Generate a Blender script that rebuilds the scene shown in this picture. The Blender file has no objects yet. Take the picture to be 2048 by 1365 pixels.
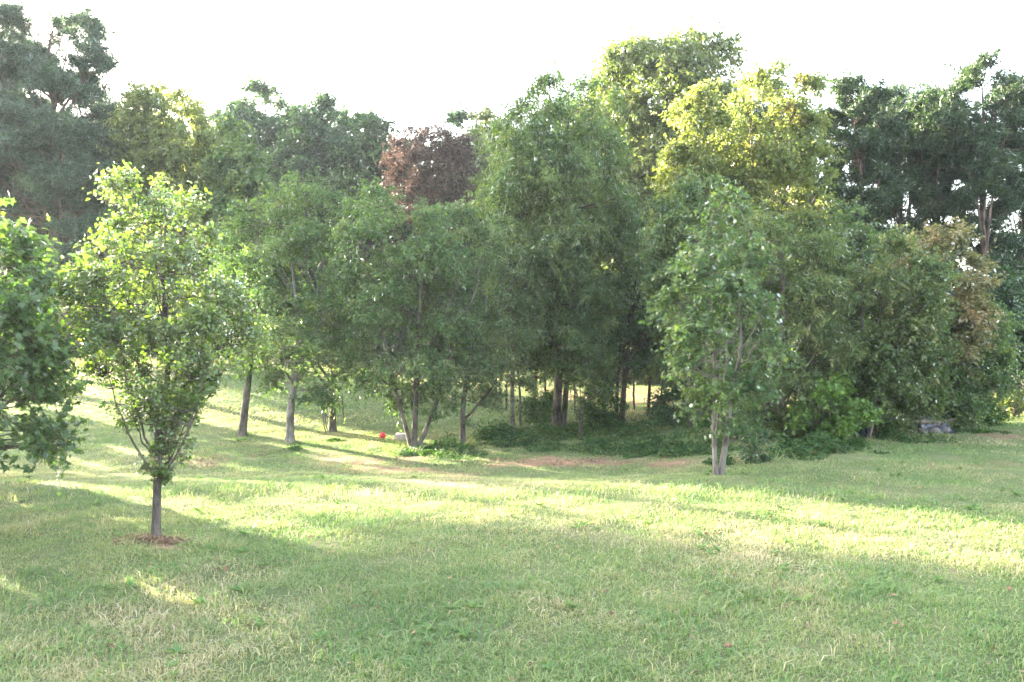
import bpy, math, random
import numpy as np
from mathutils import Vector

C = bpy.context.scene
R = math.radians
PI = math.pi

# ---------------------------------------------------------------- camera, light, exposure
FPX, HZ, CAMZ = 1640.0, 683.0, 2.5          # focal length and horizon in pixels of the 2048 px photograph
cam = bpy.data.cameras.new('camera')
camo = bpy.data.objects.new('camera', cam)
C.collection.objects.link(camo)
C.camera = camo
cam.sensor_width = 36.0
cam.lens = 36.0 * FPX / 2048.0
cam.clip_start, cam.clip_end = 0.1, 2000.0
camo.location = (0, 0, CAMZ)
camo.rotation_euler = (R(90), 0, 0)

SUN_AZ, SUN_EL = 52.0, 12.0                 # degrees left of the view axis, degrees up
SKY_STRENGTH, SUN_STRENGTH, EXPOSURE = 0.13, 5.0, 4.12
HAZE_DENSITY, HAZE_G = 0.00034, 0.5

w = bpy.data.worlds.new('World')
C.world = w
w.use_nodes = True
nt = w.node_tree
nt.nodes.clear()
sky = nt.nodes.new('ShaderNodeTexSky')
sky.sky_type = 'NISHITA'
sky.sun_disc = False
sky.sun_elevation = R(SUN_EL)
sky.sun_rotation = R(-SUN_AZ)
sky.air_density, sky.dust_density, sky.ozone_density = 1.0, 4.0, 1.0
bg = nt.nodes.new('ShaderNodeBackground')
bg.inputs['Strength'].default_value = SKY_STRENGTH
wo = nt.nodes.new('ShaderNodeOutputWorld')
hsv = nt.nodes.new('ShaderNodeHueSaturation')          # thin high haze whitens the sky
hsv.inputs['Saturation'].default_value = 0.55
nt.links.new(sky.outputs[0], hsv.inputs['Color'])
nt.links.new(hsv.outputs[0], bg.inputs[0])
nt.links.new(bg.outputs[0], wo.inputs[0])

sl = bpy.data.lights.new('sun', 'SUN')
sl.energy = SUN_STRENGTH
sl.angle = R(0.5)
sl.color = (1.0, 0.86, 0.66)
so = bpy.data.objects.new('sun', sl)
C.collection.objects.link(so)
S = Vector((-math.sin(R(SUN_AZ)) * math.cos(R(SUN_EL)), math.cos(R(SUN_AZ)) * math.cos(R(SUN_EL)), math.sin(R(SUN_EL))))
so.rotation_euler = S.to_track_quat('Z', 'Y').to_euler()
so.location = S * 50

C.view_settings.view_transform = 'Standard'
C.view_settings.look = 'None'
C.view_settings.exposure = EXPOSURE
C.view_settings.gamma = 1.0
C.render.engine = 'CYCLES'
C.cycles.max_bounces = 8
C.cycles.diffuse_bounces = 3
C.cycles.glossy_bounces = 2
C.cycles.transmission_bounces = 5
C.cycles.volume_bounces = 1
C.cycles.sample_clamp_direct = 0.6
C.cycles.sample_clamp_indirect = 0.25
C.cycles.caustics_reflective = False
C.cycles.caustics_refractive = False

# ---------------------------------------------------------------- terrain
def sstep(a, b, v):
    t = np.clip((np.asarray(v, float) - a) / (b - a), 0, 1)
    return t * t * (3 - 2 * t)

def height(x, y):
    x = np.asarray(x, float); y = np.asarray(y, float)
    left = 1 - sstep(2.0, 6.0, x)                        # the swale lies on the left and middle
    z = -0.50 * sstep(13.6, 19.0, y) * left
    z = z + (1.45 * sstep(24, 46, y)) * (0.35 + 0.65 * left)
    z = z + 0.35 * sstep(46, 90, y)
    z = z + 0.30 * sstep(-4, -14, x) * sstep(18, 34, y) + 0.25 * sstep(0, -12, x) * sstep(15, 20, y) * (1 - sstep(30, 45, y))
    z = z + 0.05 * sstep(10, 4, y) * np.sin(x * 0.5)
    z = z + 0.025 * np.sin(x * 0.9 + 1.3) * np.sin(y * 0.7) + 0.015 * np.sin(x * 2.1 + y * 1.7) + 0.01 * np.sin(x * 4.3 - y * 3.1)
    return z

def P(px, py, D):
    return Vector(((px - 1024) / FPX * D, D, CAMZ + (HZ - py) / FPX * D))

def hash_noise(x, y, s, seed=0):                          # smooth value noise in [0,1]
    x = np.asarray(x) / s + seed * 17.13; y = np.asarray(y) / s - seed * 9.71
    xi, yi = np.floor(x), np.floor(y); fx, fy = x - xi, y - yi
    fx = fx * fx * (3 - 2 * fx); fy = fy * fy * (3 - 2 * fy)
    def h(a, b):
        v = np.sin(a * 127.1 + b * 311.7 + seed * 74.7) * 43758.5453
        return v - np.floor(v)
    return (h(xi, yi) * (1 - fx) + h(xi + 1, yi) * fx) * (1 - fy) + (h(xi, yi + 1) * (1 - fx) + h(xi + 1, yi + 1) * fx) * fy

def fbm(x, y, s, seed=0):
    return 0.5 * hash_noise(x, y, s, seed) + 0.3 * hash_noise(x, y, s * .45, seed + 1) + 0.2 * hash_noise(x, y, s * .2, seed + 2)

# bare reddish earth: (px, py, half width px, half height px, strength)
DIRT = [(1140, 926, 210, 11, 1.0), (780, 938, 150, 18, .85), (620, 900, 60, 12, .25), (400, 925, 90, 20, .6),
        (300, 1082, 95, 15, 1.3), (1960, 930, 120, 7, .5), (2010, 873, 60, 9, .8), (1500, 918, 40, 6, .5), (560, 890, 90, 10, .4),
        (700, 925, 90, 16, .45), (60, 765, 200, 26, .8), (1290, 790, 190, 20, .8), (1330, 915, 60, 6, .4), (870, 960, 130, 6, .4)]
def pix(x, y):
    z = height(x, y)
    return 1024 + x / y * FPX, HZ + (CAMZ - z) / y * FPX

def dirt(x, y):
    yy = np.maximum(y, 1.0)
    px, py = pix(x, yy)
    d = np.zeros_like(px)
    n = fbm(x, y, 1.6, 5); n2 = fbm(x, y, .35, 6)
    for cx, cy, rx, ry, k in DIRT:
        q = np.sqrt(((px - cx) / rx) ** 2 + ((py - cy) / ry) ** 2)
        d = np.maximum(d, k * np.clip(1.45 - q - (n - .42) * 3.2 - (n2 - .5) * 1.6, 0, 1))
    return np.clip(d, 0, 1)

# ---------------------------------------------------------------- materials
def new_mat(name):
    m = bpy.data.materials.new(name); m.use_nodes = True
    m.node_tree.nodes.clear()
    return m, m.node_tree.nodes, m.node_tree.links

def ramp(N, stops):
    r = N.new('ShaderNodeValToRGB')
    e = r.color_ramp.elements
    e[0].position, e[0].color = stops[0][0], (*stops[0][1], 1)
    e[1].position, e[1].color = stops[-1][0], (*stops[-1][1], 1)
    for p, c in stops[1:-1]:
        q = e.new(p); q.color = (*c, 1)
    return r

def leaf_mat(name, stops, trans=0.45, gloss=0.08, rough=0.38, tint=(1.5, 1.7, 0.55)):
    """colours run along a per-leaf random number blended with a per-spray one"""
    m, N, L = new_mat(name)
    a = N.new('ShaderNodeAttribute'); a.attribute_name = 'leafvar'
    r = ramp(N, stops)
    L.new(a.outputs['Fac'], r.inputs[0])
    d = N.new('ShaderNodeBsdfDiffuse'); L.new(r.outputs[0], d.inputs[0])
    mul = N.new('ShaderNodeMix'); mul.data_type = 'RGBA'; mul.blend_type = 'MULTIPLY'; mul.inputs[0].default_value = 1
    L.new(r.outputs[0], mul.inputs[6]); mul.inputs[7].default_value = (*tint, 1)
    t = N.new('ShaderNodeBsdfTranslucent'); L.new(mul.outputs[2], t.inputs[0])
    x = N.new('ShaderNodeMixShader'); x.inputs[0].default_value = trans
    L.new(d.outputs[0], x.inputs[1]); L.new(t.outputs[0], x.inputs[2])
    g = N.new('ShaderNodeBsdfGlossy'); g.inputs['Roughness'].default_value = rough
    g.inputs[0].default_value = (1, 1, 1, 1)
    f = N.new('ShaderNodeFresnel'); f.inputs[0].default_value = 1.45
    fm = N.new('ShaderNodeMath'); fm.operation = 'MULTIPLY_ADD'; fm.inputs[1].default_value = gloss * 3; fm.inputs[2].default_value = gloss * .12
    fm.use_clamp = True
    L.new(f.outputs[0], fm.inputs[0])
    y = N.new('ShaderNodeMixShader'); L.new(fm.outputs[0], y.inputs[0])
    L.new(x.outputs[0], y.inputs[1]); L.new(g.outputs[0], y.inputs[2])
    o = N.new('ShaderNodeOutputMaterial'); L.new(y.outputs[0], o.inputs[0])
    return m

def bark_mat(name, c1, c2, scale=9.0):
    m, N, L = new_mat(name)
    tc = N.new('ShaderNodeTexCoord'); mp = N.new('ShaderNodeMapping'); mp.inputs['Scale'].default_value = (1, 1, .22)
    L.new(tc.outputs['Object'], mp.inputs[0])
    n = N.new('ShaderNodeTexNoise'); n.inputs['Scale'].default_value = scale; n.inputs['Detail'].default_value = 6; n.inputs['Roughness'].default_value = .7
    L.new(mp.outputs[0], n.inputs[0])
    n2 = N.new('ShaderNodeTexNoise'); n2.inputs['Scale'].default_value = 2.2; n2.inputs['Detail'].default_value = 3
    L.new(tc.outputs['Object'], n2.inputs[0])
    mx = N.new('ShaderNodeMath'); mx.operation = 'MULTIPLY_ADD'; mx.inputs[1].default_value = .5
    L.new(n2.outputs[0], mx.inputs[0])
    m5 = N.new('ShaderNodeMath'); m5.operation = 'MULTIPLY'; m5.inputs[1].default_value = .5
    L.new(n.outputs[0], m5.inputs[0]); L.new(m5.outputs[0], mx.inputs[2])
    r = ramp(N, [(.42, c1), (.58, c2)])
    L.new(mx.outputs[0], r.inputs[0])
    b = N.new('ShaderNodeBsdfPrincipled'); b.inputs['Roughness'].default_value = .9
    b.inputs['Specular IOR Level'].default_value = .2
    L.new(r.outputs[0], b.inputs['Base Color'])
    bp = N.new('ShaderNodeBump'); bp.inputs['Strength'].default_value = .8; bp.inputs['Distance'].default_value = .03
    L.new(n.outputs[0], bp.inputs['Height']); L.new(bp.outputs[0], b.inputs['Normal'])
    o = N.new('ShaderNodeOutputMaterial'); L.new(b.outputs[0], o.inputs[0])
    return m

def plain_mat(name, c1, c2, scale=12, rough=.7, bump=.3):
    m, N, L = new_mat(name)
    tc = N.new('ShaderNodeTexCoord')
    n = N.new('ShaderNodeTexNoise'); n.inputs['Scale'].default_value = scale; n.inputs['Detail'].default_value = 5
    L.new(tc.outputs['Object'], n.inputs[0])
    r = ramp(N, [(.35, c1), (.68, c2)]); L.new(n.outputs[0], r.inputs[0])
    b = N.new('ShaderNodeBsdfPrincipled'); b.inputs['Roughness'].default_value = rough
    L.new(r.outputs[0], b.inputs['Base Color'])
    bp = N.new('ShaderNodeBump'); bp.inputs['Strength'].default_value = bump; bp.inputs['Distance'].default_value = .02
    L.new(n.outputs[0], bp.inputs['Height']); L.new(bp.outputs[0], b.inputs['Normal'])
    o = N.new('ShaderNodeOutputMaterial'); L.new(b.outputs[0], o.inputs[0])
    return m

M = {}
M['pear'] = leaf_mat('pear leaf', [(0, (.055, .10, .026)), (.5, (.085, .145, .034)), (.9, (.13, .18, .04)), (1, (.24, .20, .05))], .50, .22, .32, (1.7, 1.9, .5))
M['maple'] = leaf_mat('maple leaf', [(0, (.042, .086, .036)), (.5, (.072, .128, .052)), (.85, (.125, .172, .062)), (1, (.19, .21, .07))], .45, .07, .52)
M['maple2'] = leaf_mat('maple leaf pale', [(0, (.050, .092, .042)), (.5, (.084, .136, .058)), (.85, (.13, .165, .068)), (1, (.20, .155, .09))], .45, .08, .52)
M['oak'] = leaf_mat('oak leaf', [(0, (.042, .084, .038)), (.4, (.076, .130, .054)), (.75, (.14, .19, .068)), (1, (.22, .24, .08))], .47, .08, .52)
M['oaklit'] = leaf_mat('sunlit olive oak leaf', [(0, (.075, .115, .040)), (.5, (.12, .155, .05)), (.9, (.17, .18, .06)), (1, (.22, .14, .06))], .48, .12, .45)  # lighter, yellower copy of the oak leaf, sunlight put into its colours
M['poplar'] = leaf_mat('tulip tree leaf', [(0, (.12, .165, .055)), (.5, (.175, .215, .07)), (1, (.24, .25, .09))], .58, .10, .45, (1.5, 1.55, .65))
M['autumn'] = leaf_mat('autumn leaf', [(0, (.13, .185, .06)), (.5, (.185, .22, .075)), (.80, (.25, .24, .09)), (.95, (.32, .24, .11)), (1, (.35, .17, .10))], .55, .06, .5, (1.35, 1.45, .7))
M['sweet'] = leaf_mat('sweetgum leaf', [(0, (.042, .085, .034)), (.6, (.07, .125, .044)), (.96, (.11, .165, .05)), (1, (.34, .20, .05))], .45, .14, .38, (1.6, 1.9, .5))
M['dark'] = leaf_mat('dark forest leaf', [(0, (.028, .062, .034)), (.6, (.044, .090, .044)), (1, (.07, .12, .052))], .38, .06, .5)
M['rust'] = leaf_mat('dead leaf', [(0, (.045, .034, .030)), (.6, (.085, .052, .044)), (1, (.13, .085, .065))], .30, .04, .6, (1.1, 1.0, .85))
M['needle'] = leaf_mat('pine needle', [(0, (.034, .070, .044)), (.6, (.054, .098, .056)), (1, (.085, .125, .060))], .3, .06, .5, (1.4, 1.5, .7))
M['cedar'] = leaf_mat('dark needle', [(0, (.026, .054, .026)), (.6, (.042, .078, .032)), (1, (.075, .105, .040))], .28, .06, .5)
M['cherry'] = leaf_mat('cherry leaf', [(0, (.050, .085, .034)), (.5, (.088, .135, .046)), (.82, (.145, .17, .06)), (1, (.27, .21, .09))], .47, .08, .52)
M['cherrylit'] = leaf_mat('sunlit cherry leaf', [(0, (.10, .12, .05)), (.5, (.18, .18, .08)), (.8, (.28, .22, .12)), (1, (.34, .22, .14))], .5, .10, .45, (1.5, 1.4, .65))  # sun on the tips is put into these paler, pinker leaf colours
M['bright'] = leaf_mat('bright sapling leaf', [(0, (.06, .12, .028)), (.6, (.10, .18, .035)), (.93, (.15, .22, .045)), (1, (.30, .24, .06))], .42, .08, .45)
M['ivy'] = leaf_mat('ivy leaf', [(0, (.026, .062, .026)), (.6, (.046, .098, .036)), (.96, (.08, .135, .045)), (1, (.15, .11, .05))], .35, .03, .5)
M['grass'] = leaf_mat('grass blade', [(0, (.115, .205, .075)), (.25, (.165, .255, .09)), (.46, (.235, .285, .12)), (.66, (.34, .325, .18)), (.86, (.44, .38, .25)), (1, (.52, .45, .33))], .42, .012, .6, (1.15, 1.2, .75))
M['litter'] = leaf_mat('leaf litter', [(0, (.10, .055, .035)), (.6, (.19, .115, .07)), (1, (.32, .22, .14))], .15, .06, .6, (1, 1, 1))
M['bark'] = bark_mat('grey brown bark', (.045, .038, .034), (.15, .125, .11), 14)
M['barkpale'] = bark_mat('pale bark', (.075, .065, .058), (.23, .205, .185), 11)
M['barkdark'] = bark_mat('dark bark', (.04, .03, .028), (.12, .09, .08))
M['barkpine'] = bark_mat('pine bark', (.07, .05, .045), (.20, .14, .12), 5)

def ground_material():
    m, N, L = new_mat('lawn and earth')
    tc = N.new('ShaderNodeTexCoord')
    n1 = N.new('ShaderNodeTexNoise'); n1.inputs['Scale'].default_value = .55; n1.inputs['Detail'].default_value = 6; n1.inputs['Roughness'].default_value = .65
    n2 = N.new('ShaderNodeTexNoise'); n2.inputs['Scale'].default_value = 22; n2.inputs['Detail'].default_value = 8; n2.inputs['Roughness'].default_value = .75
    n3 = N.new('ShaderNodeTexNoise'); n3.inputs['Scale'].default_value = 3.0; n3.inputs['Detail'].default_value = 6
    for n in (n1, n2, n3): L.new(tc.outputs['Object'], n.inputs[0])
    g = ramp(N, [(.30, (.065, .10, .042)), (.5, (.12, .15, .068)), (.68, (.24, .21, .13))])
    mixf = N.new('ShaderNodeMath'); mixf.operation = 'MULTIPLY_ADD'; mixf.inputs[1].default_value = .45
    L.new(n2.outputs[0], mixf.inputs[0])
    mf = N.new('ShaderNodeMath'); mf.operation = 'MULTIPLY'; mf.inputs[1].default_value = .55
    L.new(n1.outputs[0], mf.inputs[0]); L.new(mf.outputs[0], mixf.inputs[2])
    L.new(mixf.outputs[0], g.inputs[0])
    e = ramp(N, [(.3, (.16, .10, .07)), (.5, (.27, .17, .115)), (.72, (.40, .28, .20))])
    mixe = N.new('ShaderNodeMath'); mixe.operation = 'MULTIPLY_ADD'; mixe.inputs[1].default_value = .5
    L.new(n2.outputs[0], mixe.inputs[0])
    me = N.new('ShaderNodeMath'); me.operation = 'MULTIPLY'; me.inputs[1].default_value = .5
    L.new(n3.outputs[0], me.inputs[0]); L.new(me.outputs[0], mixe.inputs[2])
    L.new(mixe.outputs[0], e.inputs[0])
    a = N.new('ShaderNodeAttribute'); a.attribute_name = 'earth'
    x = N.new('ShaderNodeMix'); x.data_type = 'RGBA'
    L.new(a.outputs['Fac'], x.inputs[0]); L.new(g.outputs[0], x.inputs[6]); L.new(e.outputs[0], x.inputs[7])
    b = N.new('ShaderNodeBsdfPrincipled'); b.inputs['Roughness'].default_value = .95; b.inputs['Specular IOR Level'].default_value = .1
    L.new(x.outputs[2], b.inputs['Base Color'])
    bp = N.new('ShaderNodeBump'); bp.inputs['Strength'].default_value = 1.0; bp.inputs['Distance'].default_value = .06
    L.new(n2.outputs[0], bp.inputs['Height']); L.new(bp.outputs[0], b.inputs['Normal'])
    o = N.new('ShaderNodeOutputMaterial'); L.new(b.outputs[0], o.inputs[0])
    return m
M['ground'] = ground_material()

# ---------------------------------------------------------------- mesh helpers
def link(o, parent=None):
    C.collection.objects.link(o)
    if parent is not None: o.parent = parent
    return o

def mesh_obj(name, V, loops, sizes, mat, parent=None, attr=None, smooth=False, vattr=None):
    V = np.asarray(V, np.float32).reshape(-1, 3); loops = np.asarray(loops, np.int32).ravel(); sizes = np.asarray(sizes, np.int32).ravel()
    me = bpy.data.meshes.new(name)
    me.vertices.add(len(V)); me.vertices.foreach_set('co', V.ravel())
    me.loops.add(len(loops)); me.loops.foreach_set('vertex_index', loops)
    me.polygons.add(len(sizes))
    st = np.zeros(len(sizes), np.int32); st[1:] = np.cumsum(sizes)[:-1]
    me.polygons.foreach_set('loop_start', st)
    if smooth: me.polygons.foreach_set('use_smooth', np.ones(len(sizes), bool))
    if attr is not None:
        a = me.attributes.new('leafvar', 'FLOAT', 'FACE'); a.data.foreach_set('value', np.asarray(attr, np.float32))
    if vattr is not None:
        a = me.attributes.new(vattr[0], 'FLOAT', 'POINT'); a.data.foreach_set('value', np.asarray(vattr[1], np.float32))
    me.update(calc_edges=True)
    me.materials.append(mat)
    return link(bpy.data.objects.new(name, me), parent)

def tag(o, label=None, cat=None, group=None, kind=None):
    if label: o['label'] = label
    if cat: o['category'] = cat
    if group: o['group'] = group
    if kind: o['kind'] = kind
    return o

def norm(a):
    return a / np.maximum(np.linalg.norm(a, axis=-1, keepdims=True), 1e-9)

# leaf templates: verts (x across, y along, z up), faces
T_RHOMB = (np.array([(0, 0, 0), (.30, .45, .10), (0, 1, -.12), (-.30, .45, .10)]), [(0, 1, 2), (0, 2, 3)])
T_FLAT = (np.array([(0, 0, 0), (.36, .45, 0.05), (0, 1, -.10), (-.36, .45, 0.05)]), [(0, 1, 2, 3)])
T_OVAL = (np.array([(0, 0, 0), (.24, .22, .07), (.34, .50, .10), (.20, .80, .0), (0, 1.05, -.18), (-.20, .80, .0), (-.34, .50, .10), (-.24, .22, .07), (0, .5, .0)]),
          [(0, 1, 2, 8), (8, 2, 3, 4), (0, 8, 6, 7), (8, 4, 5, 6)])
T_LOBED = (np.array([(0, 0, 0), (.18, .22, .03), (.52, .12, .0), (.33, .42, .05), (.55, .72, -.02), (.20, .62, .04), (0, 1.05, -.1),
                     (-.20, .62, .04), (-.55, .72, -.02), (-.33, .42, .05), (-.52, .12, .0), (-.18, .22, .03)]),
           [(0, 1, 3, 5, 6), (1, 2, 3), (3, 4, 5), (0, 6, 7, 9, 11), (7, 8, 9), (9, 10, 11)])
T_SPEAR = (np.array([(0, 0, 0), (.16, .4, .04), (0, 1.1, -.22), (-.16, .4, .04)]), [(0, 1, 2), (0, 2, 3)])
def _tuft(n, rs, wd=.05):
    r = np.random.default_rng(rs); V = []; F = []
    for i in range(n):
        d = norm(np.array([r.normal(), r.normal() + .9, r.normal() + .35])); s = norm(np.cross(d, r.normal(size=3))) * wd
        l = r.uniform(.6, 1.0)
        k = len(V); V += [-s, s, d * l]; F.append((k, k + 1, k + 2))
    return (np.array(V), F)
T_TUFT = _tuft(9, 3, .05)
T_TUFTF = _tuft(7, 4, .085)

def place_leaves(pos, dr, nr, size, tpl):
    V, F = tpl
    y = norm(dr); z = nr - (nr * y).sum(1, keepdims=True) * y; z = norm(z); x = np.cross(y, z)
    s = size[:, None, None]
    out = pos[:, None, :] + s * (V[None, :, 0:1] * x[:, None, :] + V[None, :, 1:2] * y[:, None, :] + V[None, :, 2:3] * z[:, None, :])
    n, k = len(pos), len(V)
    fl = np.array([i for f in F for i in f]); fs = np.array([len(f) for f in F])
    loops = (np.arange(n)[:, None] * k + fl[None, :]).ravel()
    return out.reshape(-1, 3), loops, np.tile(fs, n), len(F)

def tubes(paths, radii, sides):
    """paths (n,m,3), radii (n,m)"""
    paths = np.asarray(paths, float); radii = np.asarray(radii, float)
    n, m = radii.shape
    t = np.gradient(paths, axis=1); t = norm(t)
    ref = np.array([.31, .92, .23])
    a = norm(np.cross(t, ref)); b = np.cross(t, a)
    ang = np.arange(sides) / sides * 2 * PI
    V = paths[:, :, None, :] + radii[:, :, None, None] * (np.cos(ang)[None, None, :, None] * a[:, :, None, :] + np.sin(ang)[None, None, :, None] * b[:, :, None, :])
    idx = np.arange(n * m * sides).reshape(n, m, sides)
    i0 = idx[:, :-1, :]; i1 = idx[:, 1:, :]
    q = np.stack([i0, np.roll(i0, -1, 2), np.roll(i1, -1, 2), i1], -1).reshape(-1, 4)
    return V.reshape(-1, 3), q

class Wood:
    def __init__(s): s.V = []; s.Q = []; s.n = 0
    def add(s, paths, radii, sides=6):
        v, q = tubes(paths, radii, sides); s.V.append(v); s.Q.append(q + s.n); s.n += len(v)
    def build(s, name, mat, parent):
        V = np.concatenate(s.V); Q = np.concatenate(s.Q)
        return mesh_obj(name, V, Q, np.full(len(Q), 4), mat, parent, smooth=True)

def bez(p0, p1, p2, m):
    t = np.linspace(0, 1, m)[None, :, None]
    return (1 - t) ** 2 * p0[:, None, :] + 2 * t * (1 - t) * p1[:, None, :] + t * t * p2[:, None, :]

# ---------------------------------------------------------------- tree builder
def smp_low(W, z0, z1, n, rg):
    V = np.concatenate(W.V); zz = rg.uniform(z0, z1, n)
    V = np.array([V[rg.choice(np.argsort(np.abs(V[:, 2] - q))[:14])] for q in zz])
    return V + rg.normal(0, .05, (n, 3))

def tree(name, label, cat, base_px, D, outline, group=None, seed=1, mat='maple', bark='bark', tpl=T_RHOMB, leaf=.10,
         nclu=150, clu=.42, nsh=7, nlf=11, up=.35, out=.5, droop=.25, tr=.10, stems=None, nlimb=16, depth=.95, flat=1.0,
         shell=.5, twig=.006, z0=None, trunk_top=.9, limb_low=.12, lobes=.22, wander=.03, face_up=.7, trunk_mat=None, var=(.45, .55), extra=None,
         dead=0, twist=0.0, boughs=16, boughr=.5, suckers=0, limbk=.5, steep=.1, limb_z=.55, wfloor=.18):
    """outline: rows (y px, left px, right px) of the crown from its top to its bottom, at distance D"""
    rg = np.random.default_rng(seed)
    bx = (base_px - 1024) / FPX * D
    bz = float(height(bx, D)) if z0 is None else z0
    root = link(bpy.data.objects.new(name, None)); root.location = (bx, D, bz - .03); root.empty_display_size = .3
    tag(root, label, cat, group)
    o = np.array(outline, float); k = D / FPX
    oz = CAMZ + (HZ - o[:, 0]) * k - bz
    oc = ((o[:, 1] + o[:, 2]) / 2 - base_px) * k
    orr = (o[:, 2] - o[:, 1]) / 2 * k
    order = np.argsort(oz); oz, oc, orr = oz[order], oc[order], orr[order]
    zt, zb = oz[-1], oz[0]
    # cluster centres inside the envelope
    zz = np.linspace(zb, zt, 200); rr = np.interp(zz, oz, orr)
    wgt = np.maximum(rr, wfloor * rr.max()) ** 1.15; cdf = np.cumsum(wgt) / wgt.sum()
    cz = np.interp(rg.random(nclu), cdf, zz)
    th = rg.random(nclu) * 2 * PI
    ph = rg.random(4) * 6.28
    lob = 1 + lobes * (np.sin(3 * th + ph[0] + cz * 1.3) * .6 + np.sin(5 * th + ph[1] - cz * 1.9) * .4)
    rho = (shell + (1 - shell) * rg.random(nclu)) ** .8 * np.where(rg.random(nclu) < .25, rg.random(nclu), 1)
    Rz = np.maximum(np.interp(cz, oz, orr) - clu * .55, .02)
    cx = np.interp(cz, oz, oc)
    cc = np.stack([cx + np.cos(th) * Rz * rho * lob, np.sin(th) * Rz * rho * lob * depth, np.minimum(cz, zt - clu * .4)], 1)
    # most sprays gather on boughs: lobes of leaves with open gaps between them
    nb = boughs
    if nb:
        q_ = (np.arange(nb) + rg.random(nb)) / nb
        bz_ = np.interp(q_ * .97 + .015, cdf, zz); bt = np.arange(nb) * 2.399963 + rg.normal(0, .35, nb)
        bR = np.interp(bz_, oz, orr); brr = np.maximum(bR * boughr, clu * .9) * rg.uniform(.8, 1.25, nb)
        brho = np.maximum(bR - brr * .75, bR * .15) * rg.uniform(.8, 1.08, nb)
        bc = np.stack([np.interp(bz_, oz, oc) + np.cos(bt) * brho, np.sin(bt) * brho * depth, bz_], 1)
        isb = rg.random(nclu) < .86
        wb = brr ** 1.6; bi = rg.choice(nb, nclu, p=wb / wb.sum())
        dv = norm(rg.normal(size=(nclu, 3)) + norm(np.stack([np.cos(bt), np.sin(bt) * depth, np.full(nb, .9)], 1))[bi] * .8)
        pb = bc[bi] + dv * (brr[bi] * (.35 + .65 * rg.random(nclu) ** .5))[:, None] * np.array([1, 1, .62])
        pb[:, 2] = np.clip(pb[:, 2], zb, zt - clu * .3)
        ex = pb[:, 0] - np.interp(pb[:, 2], oz, oc); lim = np.maximum(np.interp(pb[:, 2], oz, orr) - clu * .3, .05)
        f_ = np.minimum(1, lim / np.maximum(np.abs(ex), .01)); pb[:, 0] = pb[:, 0] - ex + ex * f_
        cc = np.where(isb[:, None], pb, cc)
    # wood
    W = Wood()
    if stems is None: stems = [(0, 0, None, 0, tr)]
    samples = []
    stem_objs = []
    for si, (sx, sy, tx, ty, sr) in enumerate(stems):
        m = 14
        top = zb + (zt - zb) * trunk_top * (1 if si == 0 else rg.uniform(.8, .98))
        t = np.linspace(0, 1, m)
        ccx = np.interp(t * top, oz, oc) * np.clip(t * 1.2, 0, 1) ** 1.2
        if tx is not None: ccx = sx + (tx - sx) * t ** .9
        else: ccx = sx + ccx
        wob = np.cumsum(rg.normal(0, wander, (m, 2)), 0) * np.clip(t * 2, 0, 1)[:, None]
        path = np.stack([ccx + wob[:, 0], sy + (ty - sy) * t + wob[:, 1], t * top], 1)
        path[0, :2] = (sx, sy)
        if twist: path[:, 0] += twist * np.sin(t * 5 + 1) * t
        rad = sr * (1 - t) ** .75 * .92 + sr * .10
        # flare at the root
        fine_t = np.concatenate([[0, .012, .03, .06], t[1:]])
        fp = np.stack([np.interp(fine_t, t, path[:, i]) for i in range(3)], 1)
        fr = np.interp(fine_t, t, rad) * (np.concatenate([[1.5, 1.25, 1.1, 1.03], np.ones(m - 1)]) if len(stems) == 1 else np.concatenate([[1.2, 1.1, 1.05, 1.0], np.ones(m - 1)]))
        if len(stems) == 1: W.add(fp[None], fr[None], 10)
        else:
            w2 = Wood(); w2.add(fp[None], fr[None], 10); stem_objs.append(w2)
        # limbs
        nl = max(3, nlimb // len(stems))
        hs = np.sort(rg.uniform(limb_low, .96, nl)); hz = np.maximum(zb + (top - zb) * (hs - .12), zb * limb_z)
        p0 = np.stack([np.interp(hz, path[:, 2], path[:, i]) for i in range(3)], 1); p0[:, 2] = hz
        r0 = np.interp(hz, path[:, 2], rad)
        ctr = cc[rg.choice(nclu, nl)] if nclu >= 1 else p0
        pick = []
        for i in range(nl):                         # aim each limb at a cluster somewhat above its root
            dz = cc[:, 2] - hz[i]
            hd = np.linalg.norm(cc[:, :2] - p0[i, :2], axis=1)
            ok = np.where((dz > steep * np.maximum(1.0, hd * 2.2 * (steep > .3))) & (dz < max(1.2, (zt - zb) * .45)))[0]
            pick.append(cc[rg.choice(ok)] if len(ok) else np.array([p0[i, 0], p0[i, 1], hz[i] + .5]))
        p2 = np.array(pick)
        mid = (p0 + p2) / 2; hor = p2 - p0; hor[:, 2] = 0
        p1 = mid + hor * .18 - np.array([0, 0, 1]) * (p2[:, 2:3] - p0[:, 2:3]) * .12 * (1 if flat > .6 else -.6)
        pth = bez(p0, p1, p2, 9) ; pth[:, 1:-1] += rg.normal(0, wander * .9, (nl, 7, 3))
        lr = np.minimum(r0 * limbk, .012 + np.linalg.norm(p2 - p0, axis=1) * .018)
        W.add(pth, lr[:, None] * np.linspace(1, .25, 9)[None], 6)
        samples.append(pth[:, 2:].reshape(-1, 3)); samples.append(path[4:])
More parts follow.
